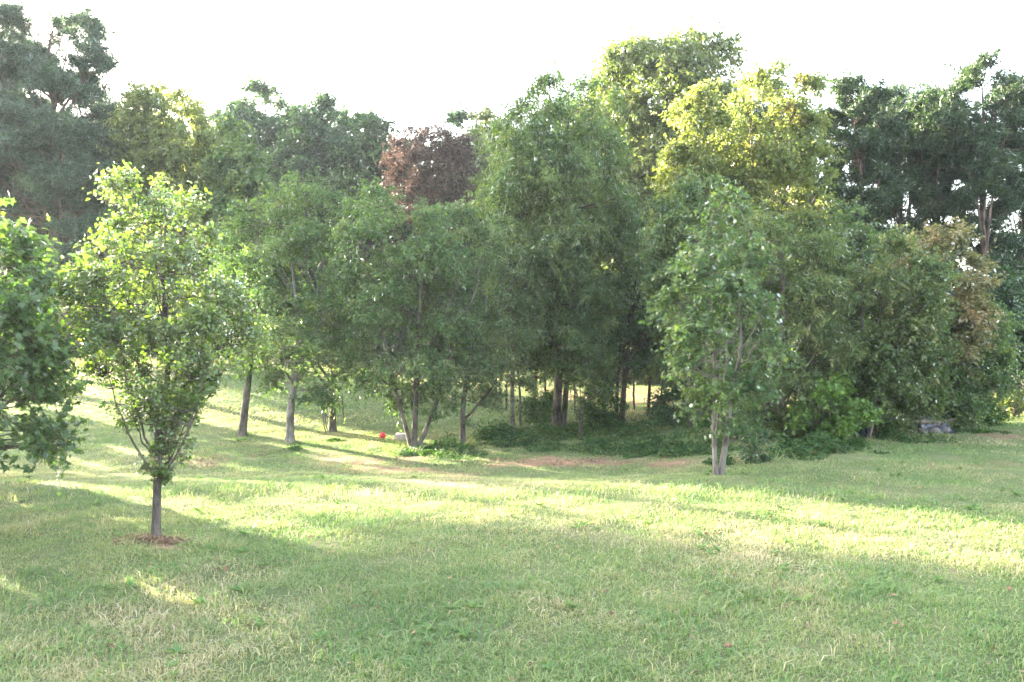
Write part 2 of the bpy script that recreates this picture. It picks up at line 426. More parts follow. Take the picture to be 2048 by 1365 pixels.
    if dead:                                        # bare dead branches poking out
        nl = dead; hz = rg.uniform(zb * .7, zb + (zt - zb) * .6, nl)
        p0 = np.stack([np.interp(hz, path[:, 2], path[:, i]) for i in range(3)], 1); p0[:, 2] = hz
        a = rg.uniform(0, 2 * PI, nl); ln = rg.uniform(.5, 1.0, nl) * np.interp(hz, oz, orr) * 1.15
        p2 = p0 + np.stack([np.cos(a) * ln, np.sin(a) * ln, ln * rg.uniform(-.15, .7, nl)], 1)
        pth = bez(p0, (p0 + p2) / 2 + rg.normal(0, .15, (nl, 3)), p2, 7)
        W.add(pth, np.linspace(.022, .004, 7)[None].repeat(nl, 0), 5)
        for j in range(3):
            q0 = pth[:, 2 + j]; q2 = q0 + rg.normal(0, .28, (nl, 3)) + (p2 - p0) * .2
            W.add(bez(q0, (q0 + q2) / 2 + rg.normal(0, .04, (nl, 3)), q2, 4), np.linspace(.009, .003, 4)[None].repeat(nl, 0), 3)
    smp = np.concatenate(samples)
    if suckers:                                     # short leafy shoots low on the limbs
        lowp = smp_low(W, zb * .85, zb + (zt - zb) * .50, suckers, rg)
        cc = np.concatenate([cc, lowp]); nclu = len(cc)
    # twig to each cluster
    d = cc[:, None, :] - smp[None]
    dist = np.linalg.norm(d, axis=2) + np.where(d[:, :, 2] < 0, 2.0, 0) * (1 if flat > .6 else .3)
    near = smp[dist.argmin(1)]
    p1 = (near + cc) / 2 + np.array([0, 0, -.06]) + rg.normal(0, .04, (nclu, 3))
    W.add(bez(near, p1, cc, 5), np.linspace(twig * 2.6, twig * 1.2, 5)[None].repeat(nclu, 0), 4)
    # shoots
    ax = np.stack([np.interp(cc[:, 2], oz, oc), np.zeros(nclu), cc[:, 2] - .35 * clu], 1)
    ow = norm(cc - ax + rg.normal(0, .05, (nclu, 3)))
    csz = clu * rg.uniform(.65, 1.25, nclu)
    if suckers: csz[-suckers:] *= .55
    ci = np.repeat(np.arange(nclu), nsh)
    n = len(ci)
    dr = norm(ow[ci] * out + norm(rg.normal(size=(n, 3))) * .75 * np.array([1, 1, flat]) + np.array([0, 0, up]))
    L_ = csz[ci] * rg.uniform(.6, 1.2, n)
    s0 = cc[ci] + rg.normal(0, .10, (n, 3)) * csz[ci][:, None]
    bend = rg.normal(0, .14, (n, 3)); bend[:, 2] -= droop * .5
    if twig > .0035:
        W.add(bez(s0, s0 + dr * L_[:, None] * .5, s0 + (dr + bend) * L_[:, None], 4), np.linspace(twig, twig * .4, 4)[None].repeat(n, 0), 3)
    li = np.repeat(np.arange(n), nlf); q = len(li)
    t = rg.uniform(.12, 1.05, q)
    pos = s0[li] + dr[li] * (L_[li] * t)[:, None] + bend[li] * (L_[li] * t * t)[:, None] + rg.normal(0, .018 + leaf * .12, (q, 3))
    side = norm(np.cross(dr[li], rg.normal(size=(q, 3))))
    ld = norm(side * .9 + dr[li] * .45 + np.array([0, 0, -droop]) + rg.normal(0, .2, (q, 3)))
    ln = norm(rg.normal(0, .55, (q, 3)) + np.array([0, 0, face_up]) + ow[ci][li] * .35)
    sz = leaf * rg.uniform(.6, 1.2, q)
    V, lo, fs, fc = place_leaves(pos, ld, ln, sz, tpl)
    cv = rg.random(nclu)[ci][li]
    val = np.clip(rg.random(q) * var[0] + cv * var[1], 0, 1)
    if extra is not None: val = np.clip(val + extra(pos + np.array([bx, D, bz]), rg), 0, 1)
    mesh_obj('crown', V, lo, fs, M[mat], root, np.repeat(val, fc))
    if stem_objs:
        for w2 in stem_objs: w2.build('trunk', M[trunk_mat or bark], root)
        W.build('branches', M[bark], root)
    else:
        W.build('trunk', M[trunk_mat or bark], root)
    return root

def copy_tree(root, x, y, s=1.0, rz=0.0, label=None, group=None, cat=None, name=None, sz=None):
    r = root.copy()
    C.collection.objects.link(r)
    r.location = (x, y, float(height(x, y)) - .05); r.rotation_euler = (0, 0, rz); r.scale = (s, s, sz or s)
    if name: r.name = name
    if label: r['label'] = label
    if group: r['group'] = group
    if cat: r['category'] = cat
    for ch in list(root.children):
        c = ch.copy(); C.collection.objects.link(c); c.parent = r
    return r

# ---------------------------------------------------------------- ground sheet
def ground():
    ys = np.concatenate([np.arange(-30, 3, 3.0), np.arange(3, 30, .16), np.arange(30, 60, .8), np.arange(60, 130, 5), np.geomspace(130, 900, 12)])
    xs = np.concatenate([-np.geomspace(900, 60, 12), np.arange(-55, -20, 2.5), np.arange(-20, 20, .2), np.arange(20, 55, 2.5), np.geomspace(60, 900, 12)])
    X, Y = np.meshgrid(xs, ys)
    Z = height(X, Y) + (fbm(X, Y, .7, 3) - .5) * .05
    V = np.stack([X, Y, Z], -1).reshape(-1, 3)
    ny, nx = X.shape
    i = np.arange(ny * nx).reshape(ny, nx)
    q = np.stack([i[:-1, :-1], i[:-1, 1:], i[1:, 1:], i[1:, :-1]], -1).reshape(-1, 4)
    e = dirt(X, Y).ravel()
    tag(mesh_obj('ground', V, q, np.full(len(q), 4), M['ground'], smooth=True, vattr=('earth', e)), kind='structure')
ground()

# ---------------------------------------------------------------- grass
def blades(n_per, y0, y1, xk, ln, wd, seed, two=True, keep=None, lnv=None, strawk=.0, xoff=0):
    rg = np.random.default_rng(seed)
    area = xk * 2 * (y0 + y1) / 2 * (y1 - y0)
    n = int(n_per * area)
    y = np.sqrt(rg.uniform(y0 ** 2, y1 ** 2, n)); x = rg.uniform(-1, 1, n) * xk * y
    d = dirt(x, y)
    ok = rg.random(n) > d * .96
    if keep is not None: ok &= rg.random(n) < keep(x, y)
    x, y = x[ok], y[ok]; n = len(x)
    # blades gather in little tufts
    x += rg.normal(0, .01, n); y += rg.normal(0, .01, n)
    z = height(x, y) - .01
    patch = fbm(x, y, 2.6, 11); fine = fbm(x, y, .5, 23); tall = fbm(x, y, 1.1, 31)
    L_ = ln * rg.uniform(.5, 1.25, n) * (.65 + 1.0 * np.clip(fine - .25, 0, 1)) * (1 + 1.0 * np.clip(tall - .66, 0, 1) * 3)
    if lnv is not None: L_ = ln * rg.uniform(.5, 1.2, n)
    wdt = wd * rg.uniform(.6, 1.3, n)
    a = rg.uniform(0, 2 * PI, n); lean = np.abs(rg.normal(0, .55, n)) + .12
    h = np.stack([np.cos(a), np.sin(a), np.zeros(n)], 1)
    base = np.stack([x, y, z], 1)
    sd = np.stack([-np.sin(a + rg.normal(0, .7, n)), np.cos(a), np.zeros(n)], 1)
    mid = base + (h * (np.sin(lean) * .5 * L_)[:, None]); mid[:, 2] += np.cos(lean) * .55 * L_
    tip = base + (h * (np.sin(lean + .5) * 1.0 * L_)[:, None]); tip[:, 2] += np.cos(lean + .45) * .95 * L_
    val = .34 * rg.random(n) + .62 * np.clip((patch - .30) * 1.7 + (fine - .5) * .9, 0, 1)
    val = np.clip(val + (rg.random(n) < .14) * .38 + strawk, 0, 1)
    if two:
        V = np.stack([base - sd * wdt[:, None] * .4, base + sd * wdt[:, None] * .4, mid + sd * wdt[:, None] * .5, mid - sd * wdt[:, None] * .5, tip], 1).reshape(-1, 3)
        k = np.arange(n)[:, None] * 5
        lo = (k + np.array([0, 1, 2, 3, 3, 2, 4])).ravel(); fs = np.tile([4, 3], n); val = np.repeat(val, 2)
    else:
        V = np.stack([base - sd * wdt[:, None] * .5, base + sd * wdt[:, None] * .5, tip], 1).reshape(-1, 3)
        lo = np.arange(n * 3); fs = np.full(n, 3)
    return V, lo, fs, val

def join(parts):
    V, lo, fs, val = [], [], [], []; k = 0
    for a, b, c, d in parts:
        V.append(a); lo.append(b + k); fs.append(c); val.append(d); k += len(a)
    return np.concatenate(V), np.concatenate(lo), np.concatenate(fs), np.concatenate(val)

def grass():
    tuftk = lambda x, y: np.clip((fbm(x, y, .8, 41) - .57) * 7, 0, .8)
    edge = lambda x, y: np.exp(-((y - 13.4 - .25 * np.sin(x)) / .45) ** 2) * (x < 6)
    thin = lambda x, y: np.clip(1.25 - np.clip((fbm(x, y, .38, 71) - .50) * 5, 0, 1) * .95, 0, 1)
    parts = [
        blades(3800, 4.6, 8.5, .92, .072, .0072, 1, keep=thin),
        blades(2300, 8.5, 12.5, .92, .070, .0085, 2, keep=thin),
        blades(1500, 12.5, 18, .72, .070, .013, 3, two=False, strawk=-.12),
        blades(850, 18, 27, .72, .080, .021, 4, two=False, strawk=-.12),
        blades(230, 27, 50, .70, .12, .045, 5, two=False, strawk=-.08),
        blades(900, 4.6, 9.5, .92, .13, .011, 6, keep=tuftk, lnv=1, strawk=-.32),
        blades(160, 4.6, 12, .72, .15, .007, 16, lnv=1, strawk=.1),
        blades(520, 9.5, 15, .72, .12, .012, 7, keep=tuftk, lnv=1, strawk=-.25),
        blades(260, 12.6, 14.6, .72, .20, .010, 8, keep=edge, lnv=1, strawk=-.1),
    ]
    V, lo, fs, val = join(parts)
    tag(mesh_obj('grass', V, lo, fs, M['grass'], attr=val), 'mown lawn grass with green tufts and straw coloured thatch', 'grass', kind='stuff')
grass()
def bluegreen_tall_field():
    def rough(x, y):                                # unmown fringe along the wood edge
        px, py = pix(x, y)
        e = np.interp(px, [780, 900, 1050, 1250, 1400, 1500, 1650, 1800, 1950, 2100], [915, 916, 905, 908, 914, 925, 910, 893, 868, 862])
        return np.clip(1 - np.abs(py - e + 12) / 20, 0, 1) * np.clip((fbm(x, y, 1.0, 63) - .40) * 5, 0, 1) * (px > 770)
    V, lo, fs, val = join([blades(420, 17, 27, .68, .26, .020, 52, two=False, lnv=1, strawk=-.1, keep=rough), blades(46, 36, 52, .55, .55, .05, 51, two=False, lnv=1, strawk=.22, keep=lambda x, y: np.clip((fbm(x, y, 6, 61) - .42) * 6, 0, 1))])
    tag(mesh_obj('tall_grass', V, lo, fs, M['grass'], attr=val), 'unmown rough grass along the wood edge and on the bank behind the maples', 'grass', kind='stuff')
bluegreen_tall_field()

# ---------------------------------------------------------------- foreground trees
pear = tree('pear_tree', 'young pear tree alone in the lawn, glossy backlit leaves, brown litter at its foot', 'tree', 312, 10.4,
     [(352, 262, 345), (400, 222, 400), (470, 188, 432), (560, 155, 458), (640, 132, 498), (700, 150, 498), (755, 200, 465), (805, 235, 405), (860, 258, 362), (925, 275, 348), (965, 290, 334)],
     seed=5, mat='pear', tpl=T_OVAL, leaf=.060, nclu=370, clu=.32, nsh=6, nlf=9, up=.95, out=.30, droop=.15, tr=.055, nlimb=30, wander=.012, boughs=26, boughr=.34, limbk=.36,
     shell=.10, twig=.0036, limb_low=.02, steep=.45, limb_z=1.0, wfloor=.16, suckers=60, lobes=.16, face_up=.5, trunk_top=.92)
tree('sweetgum_tree', 'leafy sweetgum cut by the left picture edge with dark lower boughs', 'tree', -75, 9.6,
     [(345, -90, -10), (420, -150, 35), (520, -200, 75), (620, -230, 108), (720, -240, 115), (800, -230, 112), (860, -200, 105), (920, -160, 85)],
     seed=8, mat='sweet', tpl=T_LOBED, leaf=.095, nclu=200, clu=.36, nsh=7, nlf=9, up=.25, droop=.35, tr=.10, nlimb=26, twig=.004, wander=.02)
tree('twin_trunk_tree', 'slim young tree with two pale forking trunks at the lawn edge', 'tree', 1438, 15.6,
     [(385, 1440, 1480), (450, 1395, 1505), (540, 1350, 1530), (620, 1320, 1545), (700, 1325, 1560), (780, 1365, 1555), (830, 1385, 1530), (880, 1410, 1490)],
     seed=14, mat='maple', tpl=T_LOBED, leaf=.092, nclu=210, clu=.40, nsh=6, nlf=9, up=.15, wfloor=.35, droop=.4, bark='barkpale', nlimb=18, twig=.004,
     stems=[(-.055, 0, -.25, .1, .050), (.05, .05, .42, -.1, .060)], dead=3)

# the row of maples
mg = 'maples in a row beyond the dip'
MT = dict(mat='maple', leaf=.105, tpl=T_RHOMB, group=mg, clu=.52, nsh=8, nlf=13, up=.30, droop=.40, twig=.004)
tree('maple_tree', 'maple with a leaning bare trunk, first of the row beside the pear', 'tree', 484, 24.3,
     [(400, 480, 540), (470, 440, 590), (560, 420, 600), (650, 425, 600), (720, 440, 590), (760, 460, 560)],
     seed=21, nclu=130, tr=.13, stems=[(0, 0, .45, .2, .115)], **MT)
tree('maple_tree', 'small dense maple with a pale trunk standing in front of the row', 'tree', 580, 23.3,
     [(470, 550, 590), (520, 510, 640), (600, 490, 690), (690, 500, 720), (760, 510, 700), (800, 530, 670), (830, 555, 610)],
     seed=22, nclu=150, tr=.115, trunk_mat='barkpale', **MT)
tree('maple_tree', 'tall round maple whose trunk carries hanging loops of vine', 'tree', 665, 25.8,
     [(335, 590, 650), (390, 530, 720), (470, 470, 750), (560, 470, 770), (660, 540, 790), (740, 590, 780), (785, 620, 710)],
     seed=23, nclu=260, tr=.11, **MT)
tree('maple_tree', 'broad maple with three spreading trunks out of the ivy', 'tree', 828, 22.4,
     [(378, 700, 820), (430, 660, 900), (520, 670, 950), (610, 690, 960), (700, 710, 960), (780, 720, 950), (830, 780, 880)],
     seed=24, nclu=300, stems=[(0, 0, .05, .2, .085), (-.07, .05, -1.25, .1, .06), (.07, 0, 2.1, -.1, .065)],
     **{**MT, 'tpl': T_RHOMB})
tree('maple_tree', 'round maple on a thin trunk right of the three stemmed one', 'tree', 925, 23.4,
     [(418, 880, 960), (470, 830, 1010), (560, 830, 1040), (650, 850, 1060), (740, 850, 1050), (800, 860, 1010), (850, 890, 960)],
     seed=25, nclu=210, tr=.085, **{**MT, 'mat': 'maple2'})
tree('maple_tree', 'slender maple on a thin straight trunk at the right end of the row', 'tree', 1026, 25.2,
     [(440, 990, 1040), (500, 960, 1075), (600, 960, 1090), (700, 970, 1090), (780, 985, 1070), (800, 1000, 1050)],
     seed=26, nclu=110, tr=.075, **{**MT, 'mat': 'maple2'})

# tall trees of the middle group
OG = dict(leaf=.15, tpl=T_SPEAR, clu=.75, nsh=9, nlf=16, up=.15, droop=.65, twig=.0045)
tree('oak_tree', 'big grey green tree with drooping leaves on a thick double trunk', 'tree', 1118, 27.5,
     [(120, 1110, 1170), (175, 1080, 1230), (250, 1000, 1250), (330, 960, 1240), (430, 940, 1260), (540, 980, 1270), (640, 1010, 1260), (730, 1040, 1230), (790, 1080, 1200)],
     seed=31, mat='oak', nclu=560, boughs=34, wfloor=.3, nlimb=26, stems=[(-.10, 0, .3, 0, .15), (.14, .1, .9, .3, .10)], **{**OG, 'leaf': .17})
tree('oak_tree', 'tallest olive green tree rising above the middle of the wood', 'tree', 1245, 40.0,
     [(60, 1285, 1365), (105, 1215, 1450), (180, 1195, 1470), (270, 1190, 1470), (370, 1190, 1420), (480, 1180, 1420), (600, 1180, 1400), (700, 1190, 1360), (760, 1210, 1320)],
     seed=32, mat='oaklit', nclu=800, boughs=36, wfloor=.35, tr=.20, nlimb=28, **{**OG, 'tpl': T_RHOMB, 'clu': 1.0, 'leaf': .20})
tree('tulip_tree', 'narrow lime green tree left of the orange tinted one', 'tree', 1372, 30.0,
     [(170, 1380, 1410), (215, 1350, 1440), (300, 1330, 1460), (400, 1320, 1470), (500, 1330, 1470), (560, 1340, 1440)],
     seed=33, mat='poplar', nclu=340, boughs=24, wfloor=.35, tr=.13, leaf=.16, tpl=T_RHOMB, clu=.6, nsh=8, nlf=13, droop=.4, twig=.004)
def redder(p, rg):
    n = np.sin(p[:, 0] * 2.1 + p[:, 2] * 1.7) * np.sin(p[:, 2] * 2.3 - p[:, 1])
    return .30 * np.clip(n, 0, 1) - .12
tree('autumn_tree', 'orange and yellow tinted tree with forked pale limbs showing through', 'tree', 1545, 31.0,
     [(130, 1545, 1605), (175, 1465, 1635), (250, 1450, 1645), (330, 1430, 1650), (400, 1430, 1670), (480, 1450, 1680), (560, 1460, 1660), (620, 1490, 1600)],
     seed=34, mat='autumn', nclu=560, boughs=34, wfloor=.35, tr=.16, leaf=.16, tpl=T_RHOMB, clu=.55, nsh=7, nlf=12, droop=.4, bark='barkpale', nlimb=22, twig=.005, lobes=.32, extra=redder,
     stems=[(0, 0, .35, 0, .14), (.05, 0, -.75, .2, .10)])
tree('oak_tree', 'grey green tree between the tallest tree and the orange tinted one, with dark straight trunk', 'tree', 1384, 24.0,
     [(340, 1370, 1430), (400, 1310, 1480), (500, 1300, 1500), (600, 1290, 1500), (700, 1300, 1480), (770, 1340, 1450)],
     seed=35, mat='oak', bark='barkdark', nclu=190, tr=.12, **{**OG, 'clu': .6, 'tpl': T_RHOMB, 'leaf': .13})
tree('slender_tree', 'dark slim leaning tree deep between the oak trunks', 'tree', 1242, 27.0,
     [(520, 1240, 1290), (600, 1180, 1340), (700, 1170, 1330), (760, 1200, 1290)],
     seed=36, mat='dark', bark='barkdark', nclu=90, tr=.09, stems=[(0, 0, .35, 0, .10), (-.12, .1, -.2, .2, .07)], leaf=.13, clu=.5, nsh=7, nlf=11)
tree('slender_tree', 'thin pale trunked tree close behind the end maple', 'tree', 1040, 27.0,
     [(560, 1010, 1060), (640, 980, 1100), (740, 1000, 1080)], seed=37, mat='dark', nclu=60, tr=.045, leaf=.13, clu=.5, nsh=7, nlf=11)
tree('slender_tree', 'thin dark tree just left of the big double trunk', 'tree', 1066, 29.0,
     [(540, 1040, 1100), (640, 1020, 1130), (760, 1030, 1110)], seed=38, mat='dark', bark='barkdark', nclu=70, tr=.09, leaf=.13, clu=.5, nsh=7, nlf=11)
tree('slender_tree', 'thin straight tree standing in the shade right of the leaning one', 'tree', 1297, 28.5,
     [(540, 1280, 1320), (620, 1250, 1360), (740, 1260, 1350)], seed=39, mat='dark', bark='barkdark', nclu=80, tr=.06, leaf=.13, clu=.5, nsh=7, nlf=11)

# thin stems under the canopy
sp_ = tree('thin_tree', 'thin bare stemmed tree in the shade under the tall crowns', 'tree', 1180, 29.0,
     [(560, 1165, 1205), (620, 1145, 1225), (700, 1150, 1220)], 'thin stems under the tall crowns', seed=150, mat='dark', bark='barkdark', nclu=34, tr=.045, leaf=.13, clu=.45, nsh=6, nlf=9, wander=.05, dead=5)
sp_['label'] = 'thin bare stemmed tree just right of the big double trunk'
for px, D, q, rz, lab in [(1012, 31, .9, 1, 'thin bare stem deep behind the end maple of the row'), (1090, 33, 1.0, 2, 'thin bare stem just left of the big double trunk'),
        (1150, 30.5, .8, 3, 'short thin stem touching the right side of the big double trunk'), (1222, 31, 1.05, 4, 'thin stem close behind the leaning dark pair of trunks'),
        (1268, 30, .9, 5, 'thin stem between the leaning dark pair and the straight shaded trunk'), (1322, 27.5, .85, .5, 'thin stem in front of the dark shrub under the tall crowns'),
        (1350, 31, 1.1, 1.5, 'taller thin stem deep behind the dark straight trunk'), (1410, 27, .9, 2.5, 'thin stem beside the blue barrel'),
        (1460, 24.5, .8, 3.5, 'thin stem in the shade right behind the pale twin trunks'), (1560, 23.5, .8, 4.5, 'thin stem among the greyish drooping tree and its dead branches'),
        (1590, 24.5, .9, 5.5, 'thin stem deep behind the lime green sapling')]:
    copy_tree(sp_, (px - 1024) / FPX * D, D, q, rz, lab)

# thicket on the right
CG = dict(leaf=.13, tpl=T_SPEAR, nsh=8, nlf=13, up=.15, droop=.6, twig=.004)
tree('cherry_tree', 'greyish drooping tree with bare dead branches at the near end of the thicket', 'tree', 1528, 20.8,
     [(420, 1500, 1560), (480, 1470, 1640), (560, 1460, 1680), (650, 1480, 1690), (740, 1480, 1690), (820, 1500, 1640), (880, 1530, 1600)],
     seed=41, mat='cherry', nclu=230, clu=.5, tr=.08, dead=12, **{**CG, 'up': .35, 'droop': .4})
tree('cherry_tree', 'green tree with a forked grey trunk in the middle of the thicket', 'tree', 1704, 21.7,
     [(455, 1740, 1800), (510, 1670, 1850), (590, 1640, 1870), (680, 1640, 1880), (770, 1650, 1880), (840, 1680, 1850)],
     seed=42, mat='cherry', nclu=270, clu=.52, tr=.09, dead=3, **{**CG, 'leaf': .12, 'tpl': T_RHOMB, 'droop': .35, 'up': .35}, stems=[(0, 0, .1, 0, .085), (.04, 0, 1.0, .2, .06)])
tree('maple_tree', 'mid green tree rising behind the thicket left of the dark pines', 'tree', 1660, 29.0,
     [(410, 1660, 1720), (460, 1610, 1760), (540, 1600, 1780), (640, 1600, 1780), (720, 1620, 1760)],
     seed=43, mat='oak', nclu=150, clu=.6, tr=.12, leaf=.14, tpl=T_RHOMB, nsh=8, nlf=13, up=.2, droop=.5, twig=.004)
tree('cherry_tree', 'tree with pinkish leaves coloured as if sunlit and upright tip behind the debris heap', 'tree', 1850, 22.9,
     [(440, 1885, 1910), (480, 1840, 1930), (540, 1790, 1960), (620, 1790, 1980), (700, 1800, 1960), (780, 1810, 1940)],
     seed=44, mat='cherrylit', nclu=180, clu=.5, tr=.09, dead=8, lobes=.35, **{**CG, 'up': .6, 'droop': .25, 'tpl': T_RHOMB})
tree('dogwood_tree', 'low spreading dark green tree at the right end of the thicket', 'tree', 1925, 23.6,
     [(600, 1930, 1980), (650, 1880, 2010), (720, 1860, 2005), (790, 1850, 1990), (840, 1870, 1960), (870, 1890, 1940)],
     seed=45, mat='oak', nclu=170, clu=.45, tr=.08, leaf=.11, tpl=T_RHOMB, nsh=8, nlf=13, twig=.004)

# saplings, shrubs and undergrowth
def shrub(name, label, px, D, outline, group=None, **k):
    a = dict(lobes=.45, boughs=9, boughr=.42, mat='cherry', leaf=.10, clu=.32, nsh=7, nlf=10, nclu=70, tr=.025, up=.4, droop=.3, twig=.0035, nlimb=10, shell=.3)
    a.update(k)
    if a.get('stems') is None: a['stems'] = [(0, 0, -.15, 0, a['tr']), (.05, 0, .2, .1, a['tr'] * .8), (-.04, .03, .02, -.15, a['tr'] * .8)]
    return tree(name, label, 'shrub' if 'sapling' not in name else 'sapling', px, D, outline, group, **a)
shrub('maple_sapling', 'bright lime green sapling glowing at the front of the thicket', 1650, 20.2,
      [(755, 1640, 1690), (800, 1590, 1725), (840, 1575, 1735), (880, 1590, 1725), (908, 1620, 1690)], mat='bright', tpl=T_LOBED, leaf=.12, nclu=75, nlf=8, seed=51)
shrub('low_sapling', 'tiny sapling with a dark foot alone on the grass right of the twin trunks', 1512, 17.0,
      [(855, 1500, 1520), (890, 1488, 1532), (930, 1494, 1535)], nclu=18, clu=.2, leaf=.08, tr=.012, seed=52, mat='dark')
ug = 'undergrowth shrubs along the wood edge'
for i, (px, D, ol, mt, lab) in enumerate([
    (1600, 21.8, [(700, 1570, 1630), (780, 1530, 1680), (860, 1530, 1690), (905, 1560, 1670)], 'cherry', 'grey green shrub behind the lime sapling'),
    (1475, 21.0, [(800, 1460, 1490), (850, 1440, 1520), (905, 1450, 1530)], 'oak', 'pale leaved low shrub right behind the twin trunks'),
    (1760, 22.0, [(740, 1720, 1790), (800, 1690, 1840), (860, 1690, 1830), (890, 1710, 1800)], 'cherry', 'dense shrub just left of the debris heap'),
    (1905, 23.0, [(790, 1890, 1930), (830, 1870, 1945), (880, 1880, 1945)], 'oak', 'round shrub closing the right side of the debris heap'),
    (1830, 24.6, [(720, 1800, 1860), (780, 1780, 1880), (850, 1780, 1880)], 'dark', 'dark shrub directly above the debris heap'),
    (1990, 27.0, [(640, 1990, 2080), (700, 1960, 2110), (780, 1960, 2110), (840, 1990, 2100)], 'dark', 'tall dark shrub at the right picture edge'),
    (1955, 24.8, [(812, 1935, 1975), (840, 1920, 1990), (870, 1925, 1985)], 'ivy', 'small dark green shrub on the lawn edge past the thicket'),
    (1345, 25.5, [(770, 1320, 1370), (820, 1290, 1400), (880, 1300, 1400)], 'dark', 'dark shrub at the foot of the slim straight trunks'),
    (1205, 26.5, [(770, 1180, 1220), (820, 1160, 1250), (885, 1165, 1240)], 'ivy', 'green shrub just right of the big double trunk'),
    (1085, 28.0, [(790, 1060, 1110), (830, 1040, 1120), (880, 1045, 1120)], 'ivy', 'green shrub in front of the big double trunk'),
    (1160, 25.5, [(640, 1130, 1180), (720, 1100, 1220), (800, 1130, 1220)], 'oak', 'hanging leafy shrub beside the big double trunk'),
    (1420, 24.0, [(840, 1400, 1440), (870, 1380, 1450), (905, 1390, 1450)], 'ivy', 'low ivy covered shrub left of the twin trunks'),
    (985, 24.6, [(862, 970, 1000), (880, 960, 1020), (897, 960, 1020)], 'ivy', 'low leafy shrub below the end maple'),
    ]):
    shrub('undergrowth_shrub', lab, px, D, ol, ug, mat=mt, seed=60 + i, nclu=int(80 if D < 25 else 60), clu=.42, leaf=.11)
shrub('sunlit_shrub', 'shrub with one low sunlit yellow bough at the right edge', 2030, 26.0,
      [(785, 1990, 2080), (805, 1985, 2090), (835, 2010, 2090)], mat='poplar', seed=80, nclu=40, leaf=.12, flat=.3)

# ---------------------------------------------------------------- pines at the left
PN = dict(boughs=30, boughr=.42, mat='needle', bark='barkpine', tpl=T_TUFT, nsh=7, nlf=7, up=.10, out=.55, droop=-.15, flat=.2, twig=.012, face_up=.4)
tree('pine_tree', 'huge old pine with a thick bare trunk at the upper left', 'tree', 132, 46.0,
     [(25, 90, 150), (60, 10, 200), (140, -30, 210), (200, 30, 190), (260, -60, 230), (340, -70, 240), (420, -50, 230), (520, -20, 210), (600, 20, 190)],
     seed=91, leaf=.50, nclu=720, clu=.95, tr=.32, nlimb=40, lobes=.3, trunk_top=.95, **PN)
tree('pine_tree', 'second pine crossing the left picture edge behind the sweetgum', 'tree', 30, 52.0,
     [(60, -60, 30), (150, -120, 90), (300, -130, 110), (450, -120, 120), (600, -90, 110)],
     seed=92, leaf=.52, nclu=480, clu=.85, tr=.28, nlimb=30, lobes=.3, **PN)
tree('pine_tree', 'darker pine between the huge pine and the lime tree', 'tree', 235, 74.0,
     [(180, 240, 270), (230, 190, 300), (320, 180, 330), (430, 190, 320), (560, 200, 310)],
     seed=93, leaf=.48, nclu=360, clu=1.0, tr=.25, nlimb=24, lobes=.3, **PN)
tree('tulip_tree', 'sunlit lime green tree standing above the pear', 'tree', 330, 47.0,
     [(168, 300, 345), (210, 250, 400), (290, 240, 440), (370, 270, 460), (450, 260, 470), (540, 270, 460), (620, 290, 420)],
     seed=94, mat='poplar', tr=.18, leaf=.21, tpl=T_RHOMB, nclu=700, boughs=34, wfloor=.35, clu=.85, nsh=8, nlf=14, droop=.4, twig=.005, lobes=.28)
tree('oak_tree', 'dusty green tree right of the lime tree with pinkish trunk', 'tree', 480, 44.0,
     [(250, 450, 490), (290, 430, 530), (380, 430, 550), (480, 440, 560), (560, 450, 540)],
     seed=95, mat='oak', bark='barkpine', tr=.22, leaf=.24, tpl=T_RHOMB, nclu=160, clu=.8, nsh=8, nlf=13, droop=.4, twig=.006)
tree('dead_tree', 'rust brown dead leaved tree in the gap of the tree line', 'tree', 865, 48.0,
     [(255, 830, 900), (285, 785, 935), (340, 775, 945), (400, 780, 940), (450, 800, 910)],
     seed=96, mat='rust', bark='barkdark', tr=.16, leaf=.17, tpl=T_RHOMB, nclu=330, boughs=26, clu=.7, nsh=7, nlf=11, droop=.5, twig=.008, lobes=.3)
tree('olive_tree_top', 'hazy pale olive tree top between the rust brown tree and the big oak', 'tree', 965, 52.0,
     [(235, 940, 1010), (280, 910, 1050), (360, 900, 1060), (480, 920, 1040)],
     seed=97, mat='oaklit', tr=.18, leaf=.24, tpl=T_RHOMB, nclu=150, clu=.8, nsh=7, nlf=12, droop=.4, twig=.006).name = 'hazy_tree'

# dark wood behind: a few kinds, each repeated at its own place
bgk = []
BG = dict(wfloor=.35, boughs=24, mat='dark', bark='barkdark', tpl=T_RHOMB, leaf=.30, clu=1.15, nsh=9, nlf=13, droop=.35, twig=.012, nlimb=22, lobes=.3, wander=.06)
wg = 'trees of the dark wood behind'
bgk.append(tree('forest_tree', 'round topped dark tree right of the dusty green one', 'tree', 520, 66.0,
     [(183, 490, 550), (215, 440, 615), (320, 430, 630), (420, 440, 620), (520, 460, 600), (620, 480, 580)], wg, seed=101, tr=.3, nclu=330, **BG))
bgk.append(tree('forest_tree', 'dark tree with a jagged crown left of the gap in the sky', 'tree', 640, 60.0,
     [(208, 610, 665), (245, 565, 705), (340, 560, 720), (450, 570, 720), (560, 590, 700), (640, 610, 680)], wg, seed=102, tr=.3, nclu=310, **BG))
bgk.append(tree('forest_tree', 'dark cedar like tree beside the rust brown one', 'tree', 750, 57.0,
     [(232, 740, 765), (280, 690, 810), (350, 670, 830), (450, 670, 840), (560, 690, 820), (640, 710, 800)], wg, seed=103, tr=.28, nclu=300, **{**BG, 'mat': 'cedar', 'flat': .4, 'up': .05}))
